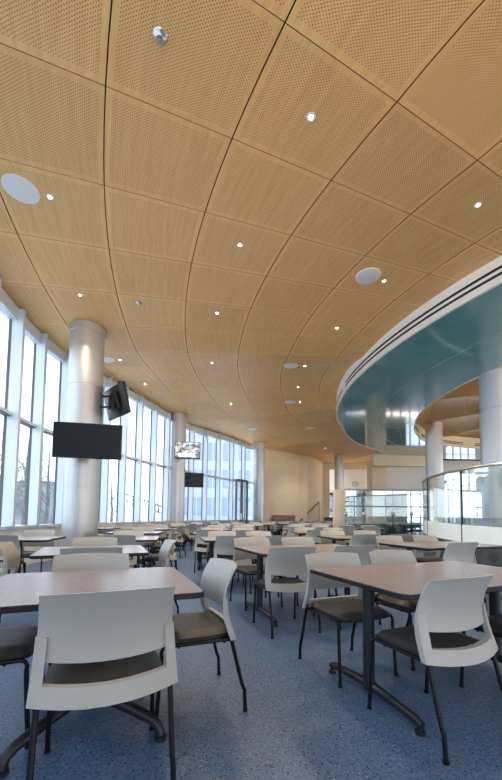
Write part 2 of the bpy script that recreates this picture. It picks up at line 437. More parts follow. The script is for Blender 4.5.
# glazing strip low in the right part of the rear wall
w = MB()
for i in range(8):
    w.box((10.3 + i * .72, 27.6, 1.5), (.06, .12, 3.0))
w.box((12.7, 27.6, 2.95), (5.0, .14, .12)); w.box((12.7, 27.6, 1.1), (5.0, .12, .06))
w.build('window_40', M['mull_dark'], kind='structure')
w = MB()
for i in range(5): w.box((15.2 + i * .6, 27.6, 2.28), (.08, .12, 4.55))
for z in (1.2, 2.4, 3.6): w.box((16.4, 27.6, z), (2.4, .1, .07))
w.build('window_41', M['mullion'], kind='structure')  # added frame grid standing in for windows mirrored in the glass
# glazed exit door at the end of the curtain wall
dth = (-33.1 - 36.9) / 2
dd = MB()
a, b = pol(-33.4, Rwall(-33.4) - .42), pol(-36.9, Rwall(-36.9) - .42)
d1 = (b - a).normalized(); rz = atan2(d1.y, d1.x); ln = (b - a).length
for s_ in (0, .5, 1): dd.box(a + d1 * ln * s_ + Vector((0, 0, 1.55)), (.16 if s_ == .5 else .1, .08, 3.1), rz)
for z in (.06, 3.05): dd.box((a + b) / 2 + Vector((0, 0, z)), (ln, .08, .12), rz)
door = dd.build('door_1', mat('bronze_frame', (.12, .10, .085), .4, metal=.4), kind='structure')
gl = MB(); gl.box((a + b) / 2 + Vector((0, 0, 1.55)), (ln - .1, .012, 2.9), rz); gl.build('door_glass', M['glass'], door)
hd = MB(); hd.box(a + d1 * ln * .42 - Vector((0, 0, 0)) + Vector((0, 0, 1.05)), (.03, .14, .35), rz); hd.build('door_handle', M['steel'], door)

# ------------------------------------------------------------------ canopy ring: teal glass soffit, white slotted fascia
HS = EYE + .90 * H
def norm_t(t):
    t = (t + 180) % 360 - 180
    return t
def RO(t): return lerp_tab(norm_t(t), [(40, 2.58), (-27, 2.585), (-54, 2.77), (-73, 2.96), (-110, 3.0), (-179, 2.58)]) * H
def RI(t): return lerp_tab(norm_t(t), [(40, 1.8), (12, 1.81), (-11, 1.85), (-29, 1.90), (-46, 2.0), (-53, 2.06), (-100, 2.15), (-179, 1.8)]) * H
def ringband(mb, Rf, z0, z1, n=144, th=.04, t0=-180, t1=180, off=0):
    vs = []; fs = []
    for i in range(n + 1):
        t = t0 + (t1 - t0) * i / n; R = Rf(t) + off; w_ = th(t) if callable(th) else th
        for (r, z) in ((R, z0), (R, z1), (R - w_, z1), (R - w_, z0)): vs.append(pol(t, r, z))
    for i in range(n):
        for k in range(4): fs.append((i * 4 + k, i * 4 + (k + 1) % 4, i * 4 + 4 + (k + 1) % 4, i * 4 + 4 + k))
    mb.add(vs, fs, 0, True)
can = empty('canopy_ring', (CX, CYY, 0))
def ofs(mb): mb.v = [(x - CX, y - CYY, z) for x, y, z in mb.v]; return mb
m_ = MB(); ringband(m_, RO, HS, HS + .04, th=lambda t: RO(t) - RI(t) - .05, off=-.03)
ofs(m_).build('soffit', M['teal'], can)
m_ = MB(); ringband(m_, RO, HS - .01, HS + .085, th=.05); ringband(m_, RO, HS + .09, ZC + .14, off=-.015, th=.05)
ofs(m_).build('outer_fascia', M['white'], can)
for t0, t1, zs, hh in ((-1, 80, (.12, .225), .045), (-14, -3, (.13, .19), .018)):
    for z in zs:
        m_ = MB(); ringband(m_, RO, HS + z, HS + z + hh, n=60, th=.05, t0=t0, t1=t1, off=-.008)
        ofs(m_).build('air_slot', M['slot'], can)
m_ = MB(); ringband(m_, RI, HS - .02, ZC + .14, th=.05, off=.05)
ofs(m_).build('inner_fascia', M['cream'], can)
for t in range(-150, 0, 15):
    m_ = MB()
    for z in (.12, .20): ringband(m_, RI, HS + z, HS + z + .04, n=4, th=.05, t0=t, t1=t + 10, off=.042)
    ofs(m_).build('air_slot', M['slot'], can)
m_ = MB(); ringband(m_, lambda t: (RO(t) + RI(t)) / 2, HS - .004, HS + .01, th=.02)
ofs(m_).build('soffit_joint', mat('pale_joint', (.3, .45, .44), .4), can)
tag(can, 'curved teal glossy canopy ring with white slotted edge under the wooden ceiling', 'canopy')

# ------------------------------------------------------------------ columns
def column(px, py, dia, label, z1=None, loc=None):
    p = loc or atz(px, py, ZC)
    c = empty('round_column', (p.x, p.y, 0))
    r = dia / 2; zt = z1 or ZC + .12
    m_ = MB(); m_.lathe([(r, 0), (r, EYE + .52), (r - .006, EYE + .522), (r - .006, EYE + .53), (r, EYE + .532), (r, EYE + 2.74), (r - .008, EYE + 2.744), (r - .008, EYE + 2.756), (r, EYE + 2.76), (r, zt)], n=48)
    m_.build('shaft', M['column'], c)
    m_ = MB(); m_.lathe([(r + .012, 0), (r + .012, .10), (r + .002, .10)], n=48); m_.build('base_collar', M['steel'], c)
    m_ = MB(); m_.lathe([(r + .02, ZC - .16), (r + .02, ZC - .02)], n=48)
    m_.build('top_collar', M['column'], c)
    tag(c, label, 'column', 'round metal-clad columns')
    return c, p
col1, P1 = column(88, 329, .71, 'nearest round silver column, at left, carrying the large blank television')
col2, P2 = column(178.5, 417, .66, 'round silver column by the windows carrying the television with a picture')
col3, P3 = column(259, 445, .66, 'round silver column at the right-hand end of the window wall')
col4, P4 = column(339, 457, .62, 'slim silver column at the back beside the glass screen')
column(0, 0, .86, 'large silver column at the right edge behind the curved glass', loc=Vector((6.3, 8.9, 0)))
column(0, 0, .70, 'silver column behind the curved glass, left of the biggest right-hand one', loc=Vector((8.2, 15.8, 0)))
pl = MB(); pl.box((0, 0, 2.5), (1.0, 1.0, 5.0)); q = pl.build('square_pillar', M['cream'], bevel=.01); q.location = (8.7, 24.5, 0)
tag(q, 'square cream pillar behind the glass screen under the teal canopy', 'pillar')

# ------------------------------------------------------------------ televisions
def television(loc, nrm, w, h, label, tilt=0, on=False, arm_to=None):
    nrm = Vector((nrm[0], nrm[1], 0)).normalized()
    rz = atan2(nrm.y, nrm.x) + pi / 2
    t = empty('television', loc, rz)
    TM = Matrix.Rotation(tilt, 4, 'X')
    def tb(c, d): 
        m_ = MB(); m_.box(c, d); m_.v = [tuple(TM @ Vector(v)) for v in m_.v]; return m_
    tb((0, 0, 0), (w, .06, h)).build('housing', M['tvblack'], t, bevel=.006)
    s = tb((0, -.032, .008), (w - .05, .006, h - .06))
    if on:
        m = mat('news_picture', (.1, .1, .1), .3); b = m.node_tree.nodes['Principled BSDF']
        tcn = N(m, 'ShaderNodeTexCoord'); mp = N(m, 'ShaderNodeMapping'); mp.inputs['Scale'].default_value = (3, 1, 4)
        n = N(m, 'ShaderNodeTexNoise'); n.inputs['Scale'].default_value = 2; n.inputs['Detail'].default_value = 3
        r = N(m, 'ShaderNodeValToRGB'); r.color_ramp.elements[0].color = (.07, .08, .12, 1); r.color_ramp.elements[1].color = (.9, .88, .9, 1)
        r.color_ramp.elements[0].position = .42; r.color_ramp.elements[1].position = .62
        L(m, tcn.outputs['Object'], mp.inputs[0]); L(m, mp.outputs[0], n.inputs['Vector']); L(m, n.outputs['Fac'], r.inputs[0]); L(m, r.outputs[0], b.inputs['Emission Color'])
        b.inputs['Emission Strength'].default_value = .9
        sc = s.build('screen', m, t)
        k = tb((-.03, -.037, -h * .27), (w * .62, .004, h * .2)); k.build('caption_band', mat('caption_white', (.8, .8, .8), .4, emit=(.9, .92, .95), strength=1.2), sc)
    else: s.build('screen', M['screen'], t)
    m_ = tb((0, .06, 0), (w * .45, .07, h * .55)); m_.build('rear_casing', M['tvblack'], t, bevel=.01)
    if arm_to is not None:
        a = MB(); l = t.matrix_basis.inverted() @ Vector(arm_to)
        for dz in (-.12, .12): a.tube([(0, .08, dz), (l.x * .5 + .05, .08 + (l.y - .08) * .5, dz), (l.x, l.y, dz)], .022, 8)
        a.box((0, .1, 0), (.34, .03, .34)); 
        a.build('wall_bracket', M['blackmetal'], t)
    tag(t, label, 'television')
    return t
def near_col(P, dirv, r): d = Vector((dirv[0], dirv[1], 0)).normalized(); return Vector((P.x, P.y, 0)) + d * r
c = aty(88, 441, 6.95)
television(c, (.2, -.97), 1.27, .70, 'large black blank television facing the room on the nearest column', arm_to=near_col(P1, (.2, -.97), .34) + Vector((0, 0, c.z)))
c = aty(116.5, 402, 7.75)
television(c, (.72, .69), 1.05, .66, 'television seen from behind, tilted down, high on the nearest column', tilt=radians(-14), arm_to=near_col(P1, (c.x - P1.x, c.y - P1.y), .34) + Vector((0, 0, c.z)))
c = aty(187.5, 450.5, 14.0)
television(c, (.15, -.98), 1.0, .68, 'lit television showing a news picture on the second column', on=True, arm_to=near_col(P2, (.4, -.9), .36) + Vector((0, 0, c.z)))
c = aty(192.5, 480, 15.3)
television(c, (.25, -.96), .95, .62, 'dark television low on the second column, right of the shaft', arm_to=near_col(P2, (.7, .7), .36) + Vector((0, 0, c.z)))

# ------------------------------------------------------------------ ceiling fittings
def on_ceiling(px, py):
    z = ZC
    for _ in range(4):
        p = atz(px, py, z); R = hypot(CX - p.x, CYY - p.y); th = degrees(atan2(CYY - p.y, CX - p.x)); z = ceil_z(th - skew(R))
    return Vector((p.x, p.y, z))
sp0 = MB(); sp0.lathe([(.0001, -.008), (.165, -.008), (.19, -.012), (.20, 0.0)], n=32)
sp0.f = sp0.f
for i, (px, py, lb) in enumerate([(21, 189, 'round white ceiling speaker at far left, nearest the camera'), (368, 276, 'round white ceiling speaker nearest the white canopy edge'),
                                  (291, 365, 'round white ceiling speaker in the middle, beyond the first ceiling ridge'), (290, 402, 'round white ceiling speaker just before the second ceiling ridge'),
                                  (106, 359, 'round white ceiling speaker just right of the nearest column head'), (253, 429, 'small-looking round ceiling speaker far off near the back'),
                                  (311, 428, 'round ceiling speaker far off, left of the canopy')]):
    p = on_ceiling(px, py)
    if i == 0:
        spk = empty('ceiling_speaker', p); sp0.build('grille', M['speaker'], spk)
        m_ = MB(); m_.lathe([(.19, -.014), (.212, -.01), (.212, 0), (.19, 0)], n=32); m_.build('trim_ring', M['white'], spk); o = spk
    else: o = copy_tree(spk)
    o.location = p; tag(o, lb, 'speaker', 'round white ceiling speakers')
dl = [(311, 117, 'above the centre right, nearest the camera'), (478, 205, 'at the far right, above the canopy edge'), (50, 197, 'beside the big speaker at left'), (240, 245, 'in the middle of the ceiling'),
      (384, 281, 'just right of the speaker near the canopy edge'), (80, 295, 'just above the nearest column'), (337, 328, 'left of the canopy tip, before the ridge'), (217, 313, 'right of centre-left, before the first ridge'),
      (305, 366, 'right of the speaker beyond the first ridge'), (212, 363, 'beyond the first ridge, centre left'), (120, 360, 'right of the nearest column head'), (298, 387, 'between the two middle speakers'),
      (300, 402, 'right of the speaker before the second ridge'), (231, 404, 'before the second ridge, centre'), (325, 448, 'far off near the slim back column'), (145, 384, 'above the row of windows past the nearest column')]
for i, (px, py, lb) in enumerate(dl):
    p = on_ceiling(px, py)
    if i == 0:
        dw = empty('downlight', p)
        m_ = MB(); m_.lathe([(.030, -.004), (.044, -.006), (.05, 0)], n=20); m_.build('trim_ring', M['white'], dw)
        m_ = MB(); m_.lathe([(.0001, -.005), (.022, -.005)], n=16); m_.build('lens', M['lamp'], dw); o = dw
    else: o = copy_tree(dw)
    o.location = p; tag(o, 'tiny bright ceiling downlight ' + lb, 'downlight', 'ceiling downlights')
    ld = bpy.data.lights.new('downlight_lamp', 'SPOT'); ld.energy = 75 if p.y < 13 else 190; ld.color = (1, .80, .58); ld.spot_size = radians(125); ld.spot_blend = .6; ld.shadow_soft_size = .06
    lo = bpy.data.objects.new('downlight_lamp', ld); COL.objects.link(lo); lo.parent = o; lo.location = (0, 0, -.02)
for px, py, lb in [(160, 36, 'nearest the camera, at the top'), (139, 303, 'above the nearest column, right side'), (211, 387, 'beyond the first ceiling ridge')]:
    p = on_ceiling(px, py); e_ = empty('sprinkler_head', p)
    m_ = MB(); m_.lathe([(.0001, -.03), (.03, -.03), (.045, -.012), (.06, -.004), (.062, 0)], n=16); m_.build('cover', M['steel'], e_)
    m_ = MB(); m_.lathe([(.0001, -.055), (.022, -.055), (.022, -.05), (.006, -.048), (.006, -.028)], n=10); m_.build('deflector', M['steel'], e_)
    tag(e_, 'small metal ceiling sprinkler ' + lb, 'sprinkler')

# ------------------------------------------------------------------ chairs
def rounded_rect(w, d, r, n=5):
    o = []
    for cx, cy, a0 in ((w / 2 - r, d / 2 - r, 0), (-w / 2 + r, d / 2 - r, 90), (-w / 2 + r, -d / 2 + r, 180), (w / 2 - r, -d / 2 + r, 270)):
        for k in range(n + 1):
            a = radians(a0 + 90 * k / n); o.append((cx + r * cos(a), cy + r * sin(a)))
    return o
def yb(z):      # rear profile of the back, sitter faces +Y
    t = (z - .42) / .40
    return -.245 + .055 * sin(min(t, 1) * pi * .85) - .055 * max(0, t - .55) ** 1.3 * 2.2
def make_chair():
    r = empty('stacking_chair')
    # seat pad
    m_ = MB(); nx, ny = 10, 10; top = []
    for j in range(ny + 1):
        for i in range(nx + 1):
            u = -1 + 2 * i / nx; v = -1 + 2 * j / ny
            w = .235 - .012 * (v < -.5) * (-.5 - v) * 2
            k = (1 - .12 * (u * u * v * v))
            x = u * w * k; y = .015 + v * .235 * k
            z = .452 + .012 * (1 - u ** 4) * (1 - v ** 4) - .022 * max(0, v - .4) ** 2 * 2 + .012 * u * u - .02 * (max(abs(u), abs(v)) > .99)
            top.append((x, y, z))
    n1 = nx + 1; fs = [(j * n1 + i, j * n1 + i + 1, (j + 1) * n1 + i + 1, (j + 1) * n1 + i) for j in range(ny) for i in range(nx)]
    bot = [(x * .97, y * .97 + .0005, .418 - .012 * max(0, (y - .1) * 6)) for x, y, z in top]; nb = len(top)
    fs += [(nb + d, nb + c, nb + b, nb + a) for a, b, c, d in fs]
    bd = [i for i in range(n1)] + [j * n1 + nx for j in range(1, ny + 1)] + [ny * n1 + i for i in range(nx - 1, -1, -1)] + [j * n1 for j in range(ny - 1, 0, -1)]
    fs += [(bd[k], bd[(k + 1) % len(bd)], nb + bd[(k + 1) % len(bd)], nb + bd[k]) for k in range(len(bd))]
    m_.add(top + bot, fs, 0, True); m_.build('seat', M['seat'], r, autosmooth=70)
    # upper back panel
    def P(u, w):
        hw = .270 - .018 * (w - .42) / .40
        arch = .010 * (1 - u * u) * ((w - .56) / .26)
        return (u * hw, yb(w) + .060 * u * u + .0, w + arch - .012 * (1 - u * u) * max(0, (.62 - w) / .06))
    us = [-1, -.97] + [-.9 + .2 * i for i in range(10)] + [.97, 1]
    m_ = MB(); m_.shell(P, us, [.560, .568, .60, .65, .70, .75, .79, .812, .82], .012)
    m_.build('backrest', M['plastic'], r, autosmooth=50)
    # U-shaped lower frame: band and two uprights
    def Q(u, w):
        hw = .278 - .014 * (w - .42) / .25
        return (u * hw, yb(w) - .010 + .060 * u * u, w - .018 * (1 - u * u) * (w < .5))
    us = [-1, -.955, -.87, -.84, -.6, -.3, 0, .3, .6, .84, .87, .955, 1]
    m_ = MB(); m_.shell(Q, us, [.418, .426, .45, .478, .487, .52, .56, .60, .635, .65], lambda u, w: .032 if w < .55 else .032 - .12 * (w - .55), keep=lambda u, w: w < .487 or abs(u) > .85)
    m_.build('back_frame', M['plastic'], r, autosmooth=50)
    # tube frame under the seat
    m_ = MB()
    for s in (-1, 1):
        m_.tube([(s * .235, .212, .36), (s * .235, .215, .385), (s * .235, .205, .405), (s * .235, .185, .412), (s * .24, -.20, .412)], .0105, 8)
    m_.tube([(-.235, .12, .402), (.235, .12, .402)], .009, 6); m_.tube([(-.235, -.14, .402), (.235, -.14, .402)], .009, 6)
    m_.box((0, 0, .412), (.44, .40, .012))
    m_.build('seat_frame', M['blackmetal'], r)
    for s in (-1, 1):
        m_ = MB(); m_.tube([(s * .235, .212, .365), (s * .237, .222, .2), (s * .24, .235, .012)], .0115, 8); m_.tube([(s * .24, .235, .014), (s * .24, .235, 0)], .0145, 8)
        m_.build('leg', M['blackmetal'], r)
        m_ = MB(); m_.tube([(s * .246, -.165, .45), (s * .247, -.18, .41), (s * .250, -.245, .16), (s * .252, -.262, .12), (s * .252, -.268, .012)], .0115, 8); m_.tube([(s * .252, -.268, .014), (s * .252, -.268, 0)], .0145, 8)
        m_.build('leg', M['blackmetal'], r)
    return r
chair0 = make_chair(); chair_used = [False]
def place_chair(x, y, face, label, group):
    """face: direction (radians) the sitter looks"""
    c = copy_tree(chair0) if chair_used[0] else chair0
    chair_used[0] = True
    c.location = (x, y, 0); c.rotation_euler = (0, 0, face - pi / 2)
    tag(c, label, 'chair', group)
    return c

# ------------------------------------------------------------------ tables
def table_top(root, w, d):
    m_ = MB(); o = rounded_rect(w, d, .05)
    m_.prism(o, .712, .74, .004, mi=1, mi_side=1); m_.build('table_edge', [M['laminate'], M['edge']], root)
    m_ = MB(); m_.prism(rounded_rect(w - .012, d - .012, .046), .7395, .7415, 0); m_.build('tabletop', M['laminate'], root)
def make_square():
    r = empty('cafe_table'); table_top(r, 1.05, .93)
    m_ = MB(); m_.lathe([(.036, .10), (.036, .69), (.05, .70)], n=20); m_.build('column', M['greymetal'], r)
    m_ = MB(); m_.box((0, 0, .70), (.5, .07, .018)); m_.box((0, 0, .70), (.07, .5, .018)); m_.build('top_bracket', M['blackmetal'], r)
    for k in range(4):
        a = radians(45 + 90 * k); c, s = cos(a), sin(a); m_ = MB()
        m_.tube([(c * .02, s * .02, .135), (c * .15, s * .15, .13), (c * .32, s * .32, .105), (c * .42, s * .42, .085), (c * .462, s * .462, .062), (c * .475, s * .475, .02)], [.032, .032, .029, .026, .024, .022], 10)
        m_.tube([(c * .475, s * .475, .02), (c * .475, s * .475, 0)], .03, 12)
        m_.build('foot', M['greymetal'], r)
    return r
def make_rect():
    r = empty('cafe_table'); table_top(r, 1.52, .93)
    for s in (-1, 1):
        x = s * .60; m_ = MB(); m_.lathe([(.036, .06), (.036, .70)], c=(x, 0, 0), n=20); m_.build('column', M['greymetal'], r)
        m_ = MB(); m_.tube([(x, -.40, .05), (x, -.36, .062), (x, -.18, .078), (x, 0, .088), (x, .18, .078), (x, .36, .062), (x, .40, .05)], [.020, .024, .026, .030, .026, .024, .020], 10)
        for e in (-1, 1): m_.tube([(x, e * .385, .055), (x, e * .385, .02)], .012, 8); m_.tube([(x, e * .385, .02), (x, e * .385, 0)], .026, 12)
        m_.build('foot', M['greymetal'], r)
        m_ = MB(); m_.box((x, 0, .70), (.08, .7, .018)); m_.build('top_bracket', M['blackmetal'], r)
    return r
T = {'sq': [make_square(), False], 're': [make_rect(), False]}
def place_table(kind, x, y, rz, label, group):
    t, used = T[kind]; o = copy_tree(t) if used else t; T[kind][1] = True
    o.location = (x, y, 0); o.rotation_euler = (0, 0, rz); tag(o, label, 'table', group); return o

COLS = [P1, P2, P3, P4]
def clash(x, y, r):
    return any(hypot(x - p.x, y - p.y) < r + .45 for p in COLS)
ORD = ['nearest', 'second', 'third', 'fourth', 'fifth', 'sixth', 'seventh', 'eighth', 'ninth', 'tenth', 'eleventh', 'twelfth', 'thirteenth', 'fourteenth']
occupied = []
def group_at(kind, x, y, ang, idx, row, seats, jit=.02, rnd=True):
    """ang = direction of the table's long axis v (radians); u = v rotated +90"""
    tn = ORD[idx] + ' table of the ' + row
    shape = 'square' if kind == 'sq' else 'long'
    place_table(kind, x, y, ang, '%s grey-topped cafe table, %s back in the %s' % (shape, ORD[idx], row) if idx else '%s grey-topped cafe table at the front of the %s' % (shape, row), 'cafe tables in the ' + row)
    v = Vector((cos(ang), sin(ang), 0)); u = Vector((-v.y, v.x, 0)); c = Vector((x, y, 0))
    for name, vv, uu, fd in seats:
        if rnd: vv += random.uniform(-.03, .03); uu += random.uniform(-.03, .03); fd += random.uniform(-6, 6)
        p = c + v * vv + u * uu
        if clash(p.x, p.y, .28): continue
        if p.y > 24.2 or hypot(p.x - 2.0, p.y - 22.6) < 1.5 or hypot(CX - p.x, CYY - p.y) > Rwall(degrees(atan2(CYY - p.y, CX - p.x))) - .5: continue
        if any(hypot(p.x - a, p.y - b) < .5 for a, b in occupied): continue
        occupied.append((p.x, p.y))
        place_chair(p.x, p.y, ang + radians(fd), 'pale-backed dark-seated chair on the %s side of the %s' % (name, tn), 'chairs around the ' + row)
SQ = [('near', 0, -.50, 90), ('far', 0, .50, -90), ('right', .60, 0, 180), ('window', -.60, 0, 0)]
RE = [('near left', -.38, -.46, 90), ('near right', .38, -.46, 90), ('far left', -.36, .48, -90), ('far right', .38, .48, -90)]
# front square table and front long table, measured
rowA, rowB, rowC, rowD, rowW = 'left aisle row', 'middle row', 'right-hand row', 'innermost row', 'window row'
A22 = radians(22.5)
group_at('sq', -.88, 2.04, A22, 0, rowA, [('near', .07, -.475, 91), ('far', -.03, .47, -90), ('right', .56, .0, 180), ('window', -.50, .07, 0)], rnd=False)
group_at('re', 1.305, 2.51, A22, 0, rowB, [('near left', -.43, -.318, 92), ('near right', .33, -.335, 90), ('far left', -.44, .42, -90), ('far right', .22, .45, -88)], rnd=False)
group_at('sq', -1.67, 3.82, A22, 1, rowA, SQ, rnd=False)
group_at('re', .665, 4.28, A22, 1, rowB, [('near left', -.52, -.44, 88), ('near right', .22, -.44, 90), ('far left', -.42, .50, -90), ('far right', .28, .50, -90)], rnd=False)
def ring_row(kind, R, t0, step, n, row, seats, idx0):
    k = idx0
    for i in range(n):
        th = t0 - step * i
        p = pol(th, R)
        if p.y > 23.3 or p.y < .5 or hypot(p.x - 2.0, p.y - 22.6) < 1.9: continue
        if clash(p.x, p.y, .75): continue
        group_at(kind, p.x, p.y, radians(th - 4.5), min(k, 13), row, seats)
        k += 1
ring_row('sq', 15.95, 16.0, 6.9, 3, rowA, [q for q in SQ if q[0] != 'window'], 2)
ring_row('sq', 15.95, -4.7, 6.7, 9, rowA, SQ, 5)
ring_row('re', 14.0, 17.2, 7.5, 11, rowB, RE, 2)
p = pol(25.0, 11.65); group_at('re', p.x, p.y, radians(20.5), 0, rowC, [q for q in RE if q[0] != 'near right'], rnd=False)
ring_row('re', 11.65, 16.4, 8.6, 10, rowC, RE, 1)
ring_row('sq', 17.45, 15.6, 6.7, 3, rowW, [q for q in SQ if q[0] != 'right'], 0)
ring_row('re', 9.9, -10, 10.0, 1, rowD, RE, 0)
ring_row('re', 9.7, -38, 11.0, 3, rowD, RE, 1)

# ------------------------------------------------------------------ curved glass guard on its dark plinth, at right
rail = [(415.5, 486), (417, 482.5), (421, 479), (430, 476.6), (440.6, 474), (450, 471.4), (461, 469), (471, 467.3), (481, 465.7), (491, 464.3), (502, 463)]
ptsR = [atz(px, py, EYE + 1.0) for px, py in rail]
def smooth(ps, it=2):
    for _ in range(it): ps = [ps[0]] + [(ps[i - 1] + ps[i] * 2 + ps[i + 1]) / 4 for i in range(1, len(ps) - 1)] + [ps[-1]]
    return ps
ptsR = [Vector((8.6, 13.6, ptsR[0].z)), Vector((6.9, 12.9, ptsR[0].z)), Vector((5.7, 11.9, ptsR[0].z))] + ptsR[1:] + [Vector((5.3, 5.2, ptsR[0].z)), Vector((6.4, 4.1, ptsR[0].z)), Vector((8, 3.4, ptsR[0].z))]
ptsR = smooth(ptsR, 2)
def resamp(ps, n):
    d = [0]
    for a, b in zip(ps, ps[1:]): d.append(d[-1] + (b - a).length)
    out = []
    for i in range(n):
        s = d[-1] * i / (n - 1); k = 0
        while k < len(ps) - 2 and d[k + 1] < s: k += 1
        t = (s - d[k]) / (d[k + 1] - d[k]); out.append(ps[k].lerp(ps[k + 1], t))
    return out
cr_ = smooth(resamp(ptsR, 40), 3)
gd = empty('curved_glass_guard', (cr_[20].x, cr_[20].y, 0))
def loc(mb, o): mb.v = [(x - o.location.x, y - o.location.y, z - o.location.z) for x, y, z in mb.v]; return mb
def strip(mb, ps, z0, z1, off0=0, th=.02, mi=0):
    """upright band following ps, z0/z1 numbers or functions of index"""
    n = len(ps); vs = []
    for i, p in enumerate(ps):
        d = (ps[min(i + 1, n - 1)] - ps[max(i - 1, 0)]); d.z = 0; d.normalize(); nn = Vector((-d.y, d.x, 0))
        a = z0(i) if callable(z0) else z0; b = z1(i) if callable(z1) else z1
        for (o_, z) in ((off0, a), (off0, b), (off0 + th, b), (off0 + th, a)):
            q = p + nn * o_; vs.append((q.x, q.y, z))
    fs = [(i * 4 + k, i * 4 + (k + 1) % 4, i * 4 + 4 + (k + 1) % 4, i * 4 + 4 + k) for i in range(n - 1) for k in range(4)]
    fs += [(3, 2, 1, 0), ((n - 1) * 4, (n - 1) * 4 + 1, (n - 1) * 4 + 2, (n - 1) * 4 + 3)]
    mb.add(vs, fs, mi)
zb_ = lambda i: .78 - .24 * min(1, max(0, (i - 8) / 22))
m_ = MB(); strip(m_, cr_, 0, zb_, 0, .12); loc(m_, gd).build('plinth', M['base_dark'], gd, autosmooth=60)
m_ = MB(); strip(m_, cr_, lambda i: zb_(i), EYE + .98, .02, .014); loc(m_, gd).build('glass_panel', M['guard_glass'], gd, autosmooth=60)
m_ = MB(); strip(m_, cr_, lambda i: zb_(i) + .01, lambda i: zb_(i) + .37, -.012, .006); loc(m_, gd).build('frosted_band', M['frost'], gd, autosmooth=60)
m_ = MB(); m_.tube([(p.x, p.y, EYE + 1.0) for p in cr_], .026, 8); loc(m_, gd).build('handrail', M['steel'], gd)
for i in range(3, 38, 5):
    p = cr_[i]; m_ = MB(); m_.box((p.x, p.y, (zb_(i) + EYE + .98) / 2), (.03, .03, EYE + .98 - zb_(i))); loc(m_, gd).build('post', M['greymetal'], gd)
tag(gd, 'curved glass guard with steel handrail on a dark plinth at right', 'railing')
# pale curved serving counter behind the curved glass
ct = empty('serving_counter', (cr_[20].x + 1, cr_[20].y, 0))
inner = cr_
m_ = MB(); strip(m_, inner, .0, EYE + .02, -1.1 if True else 0, .1)
# find which side is away from camera
def side_offset(ps, o_):
    out = []
    n = len(ps)
    for i, p in enumerate(ps):
        d = (ps[min(i + 1, n - 1)] - ps[max(i - 1, 0)]); d.z = 0; d.normalize(); nn = Vector((-d.y, d.x, 0))
        q = p + nn * o_; out.append(q)
    return out
sgn = 1 if side_offset(cr_, .5)[20].x > cr_[20].x else -1
inn_c = smooth(side_offset(cr_, sgn * .55), 3)
m_ = MB(); strip(m_, inn_c, .0, EYE - .03, 0, .05); loc(m_, ct).build('body', M['frost'], ct, autosmooth=60)
m_ = MB(); strip(m_, inn_c, EYE - .03, EYE + .0, -.1, .3); loc(m_, ct).build('countertop', M['steel'], ct, autosmooth=60)
k = 0
for i in range(4, 36, 3):
    p = inn_c[i]; d = (inn_c[i + 1] - inn_c[i - 1]).normalized(); nn = Vector((-d.y, d.x, 0)) * (-sgn)
    m_ = MB(); m_.box(p + nn * .03 + Vector((0, 0, EYE - .22 - p.z)), (.16, .02, .03), atan2(d.y, d.x)); loc(m_, ct).build('drawer_pull', M['greymetal'], ct)
tag(ct, 'pale curved serving counter seen through the curved glass guard', 'counter')

# ------------------------------------------------------------------ straight glass screen with double rails
YS = 14.3
gs = empty('glass_screen', (5.5, YS, 0))
xa, xb = aty(345, 500, YS).x, aty(516, 500, YS).x
ztp = aty(420, 490.5, YS).z; zmid = aty(420, 507, YS).z
m_ = MB(); m_.box(((xa + xb) / 2, YS, ztp / 2 + .04), (xb - xa, .014, ztp - .1)); loc(m_, gs).build('glass_panel', M['guard_glass'], gs)
m_ = MB(); m_.tube([(xa, YS - .0, ztp), (xb, YS, ztp)], .035, 10); loc(m_, gs).build('top_rail', M['steel'], gs)
m_ = MB(); m_.tube([(xa, YS - .07, zmid), (xb, YS - .07, zmid)], .028, 10); loc(m_, gs).build('middle_rail', M['steel'], gs)
for px in (345.5, 364, 393, 411, 445, 475, 510):
    x = aty(px, 500, YS).x
    m_ = MB(); m_.box((x, YS + .03, ztp / 2), (.035, .05, ztp)); po = loc(m_, gs).build('post', M['greymetal'], gs)
    m_ = MB()
    m_.lathe([(.0001, -.03), (.09, -.03), (.09, .0), (.03, .02)], n=16); m_.v = [(a_ + x, -c_ + YS - .04, b_ + aty(px, 514, YS).z) for a_, b_, c_ in m_.v]
    loc(m_, gs).build('clamp_disc', M['steel'], gs)
tag(gs, 'straight clear glass screen with two steel rails behind the tables', 'glass partition')
cp = MB(); cp.box((0, 0, ztp / 2), (.42, .3, ztp)); q = cp.build('cream_cabinet', M['cream'], bevel=.01); q.location = (xa - .22, YS + .1, 0)
tag(q, 'narrow cream end cabinet at the left end of the glass screen', 'cabinet')

# ------------------------------------------------------------------ things at the back
p = aty(355, 484, 29.4)
ck = empty('wall_clock', (p.x, 29.48, p.z), 0)
m_ = MB(); m_.lathe([(.0001, 0), (.22, 0), (.22, .04), (.0001, .04)], n=28); m_.v = [(x, -z, y) for x, y, z in m_.v]; m_.build('case', M['tvblack'], ck)
m_ = MB(); m_.lathe([(.00011, .045), (.185, .045), (.19, .04)], n=28); m_.v = [(x, -z, y) for x, y, z in m_.v]; m_.build('dial', M['white'], ck)
m_ = MB(); m_.box((0, -.05, .05), (.03, .01, .13)); m_.box((.05, -.05, 0), (.11, .01, .03)); m_.build('hand', M['tvblack'], ck)
tag(ck, 'round wall clock on the pale wall beyond the rear opening', 'clock')
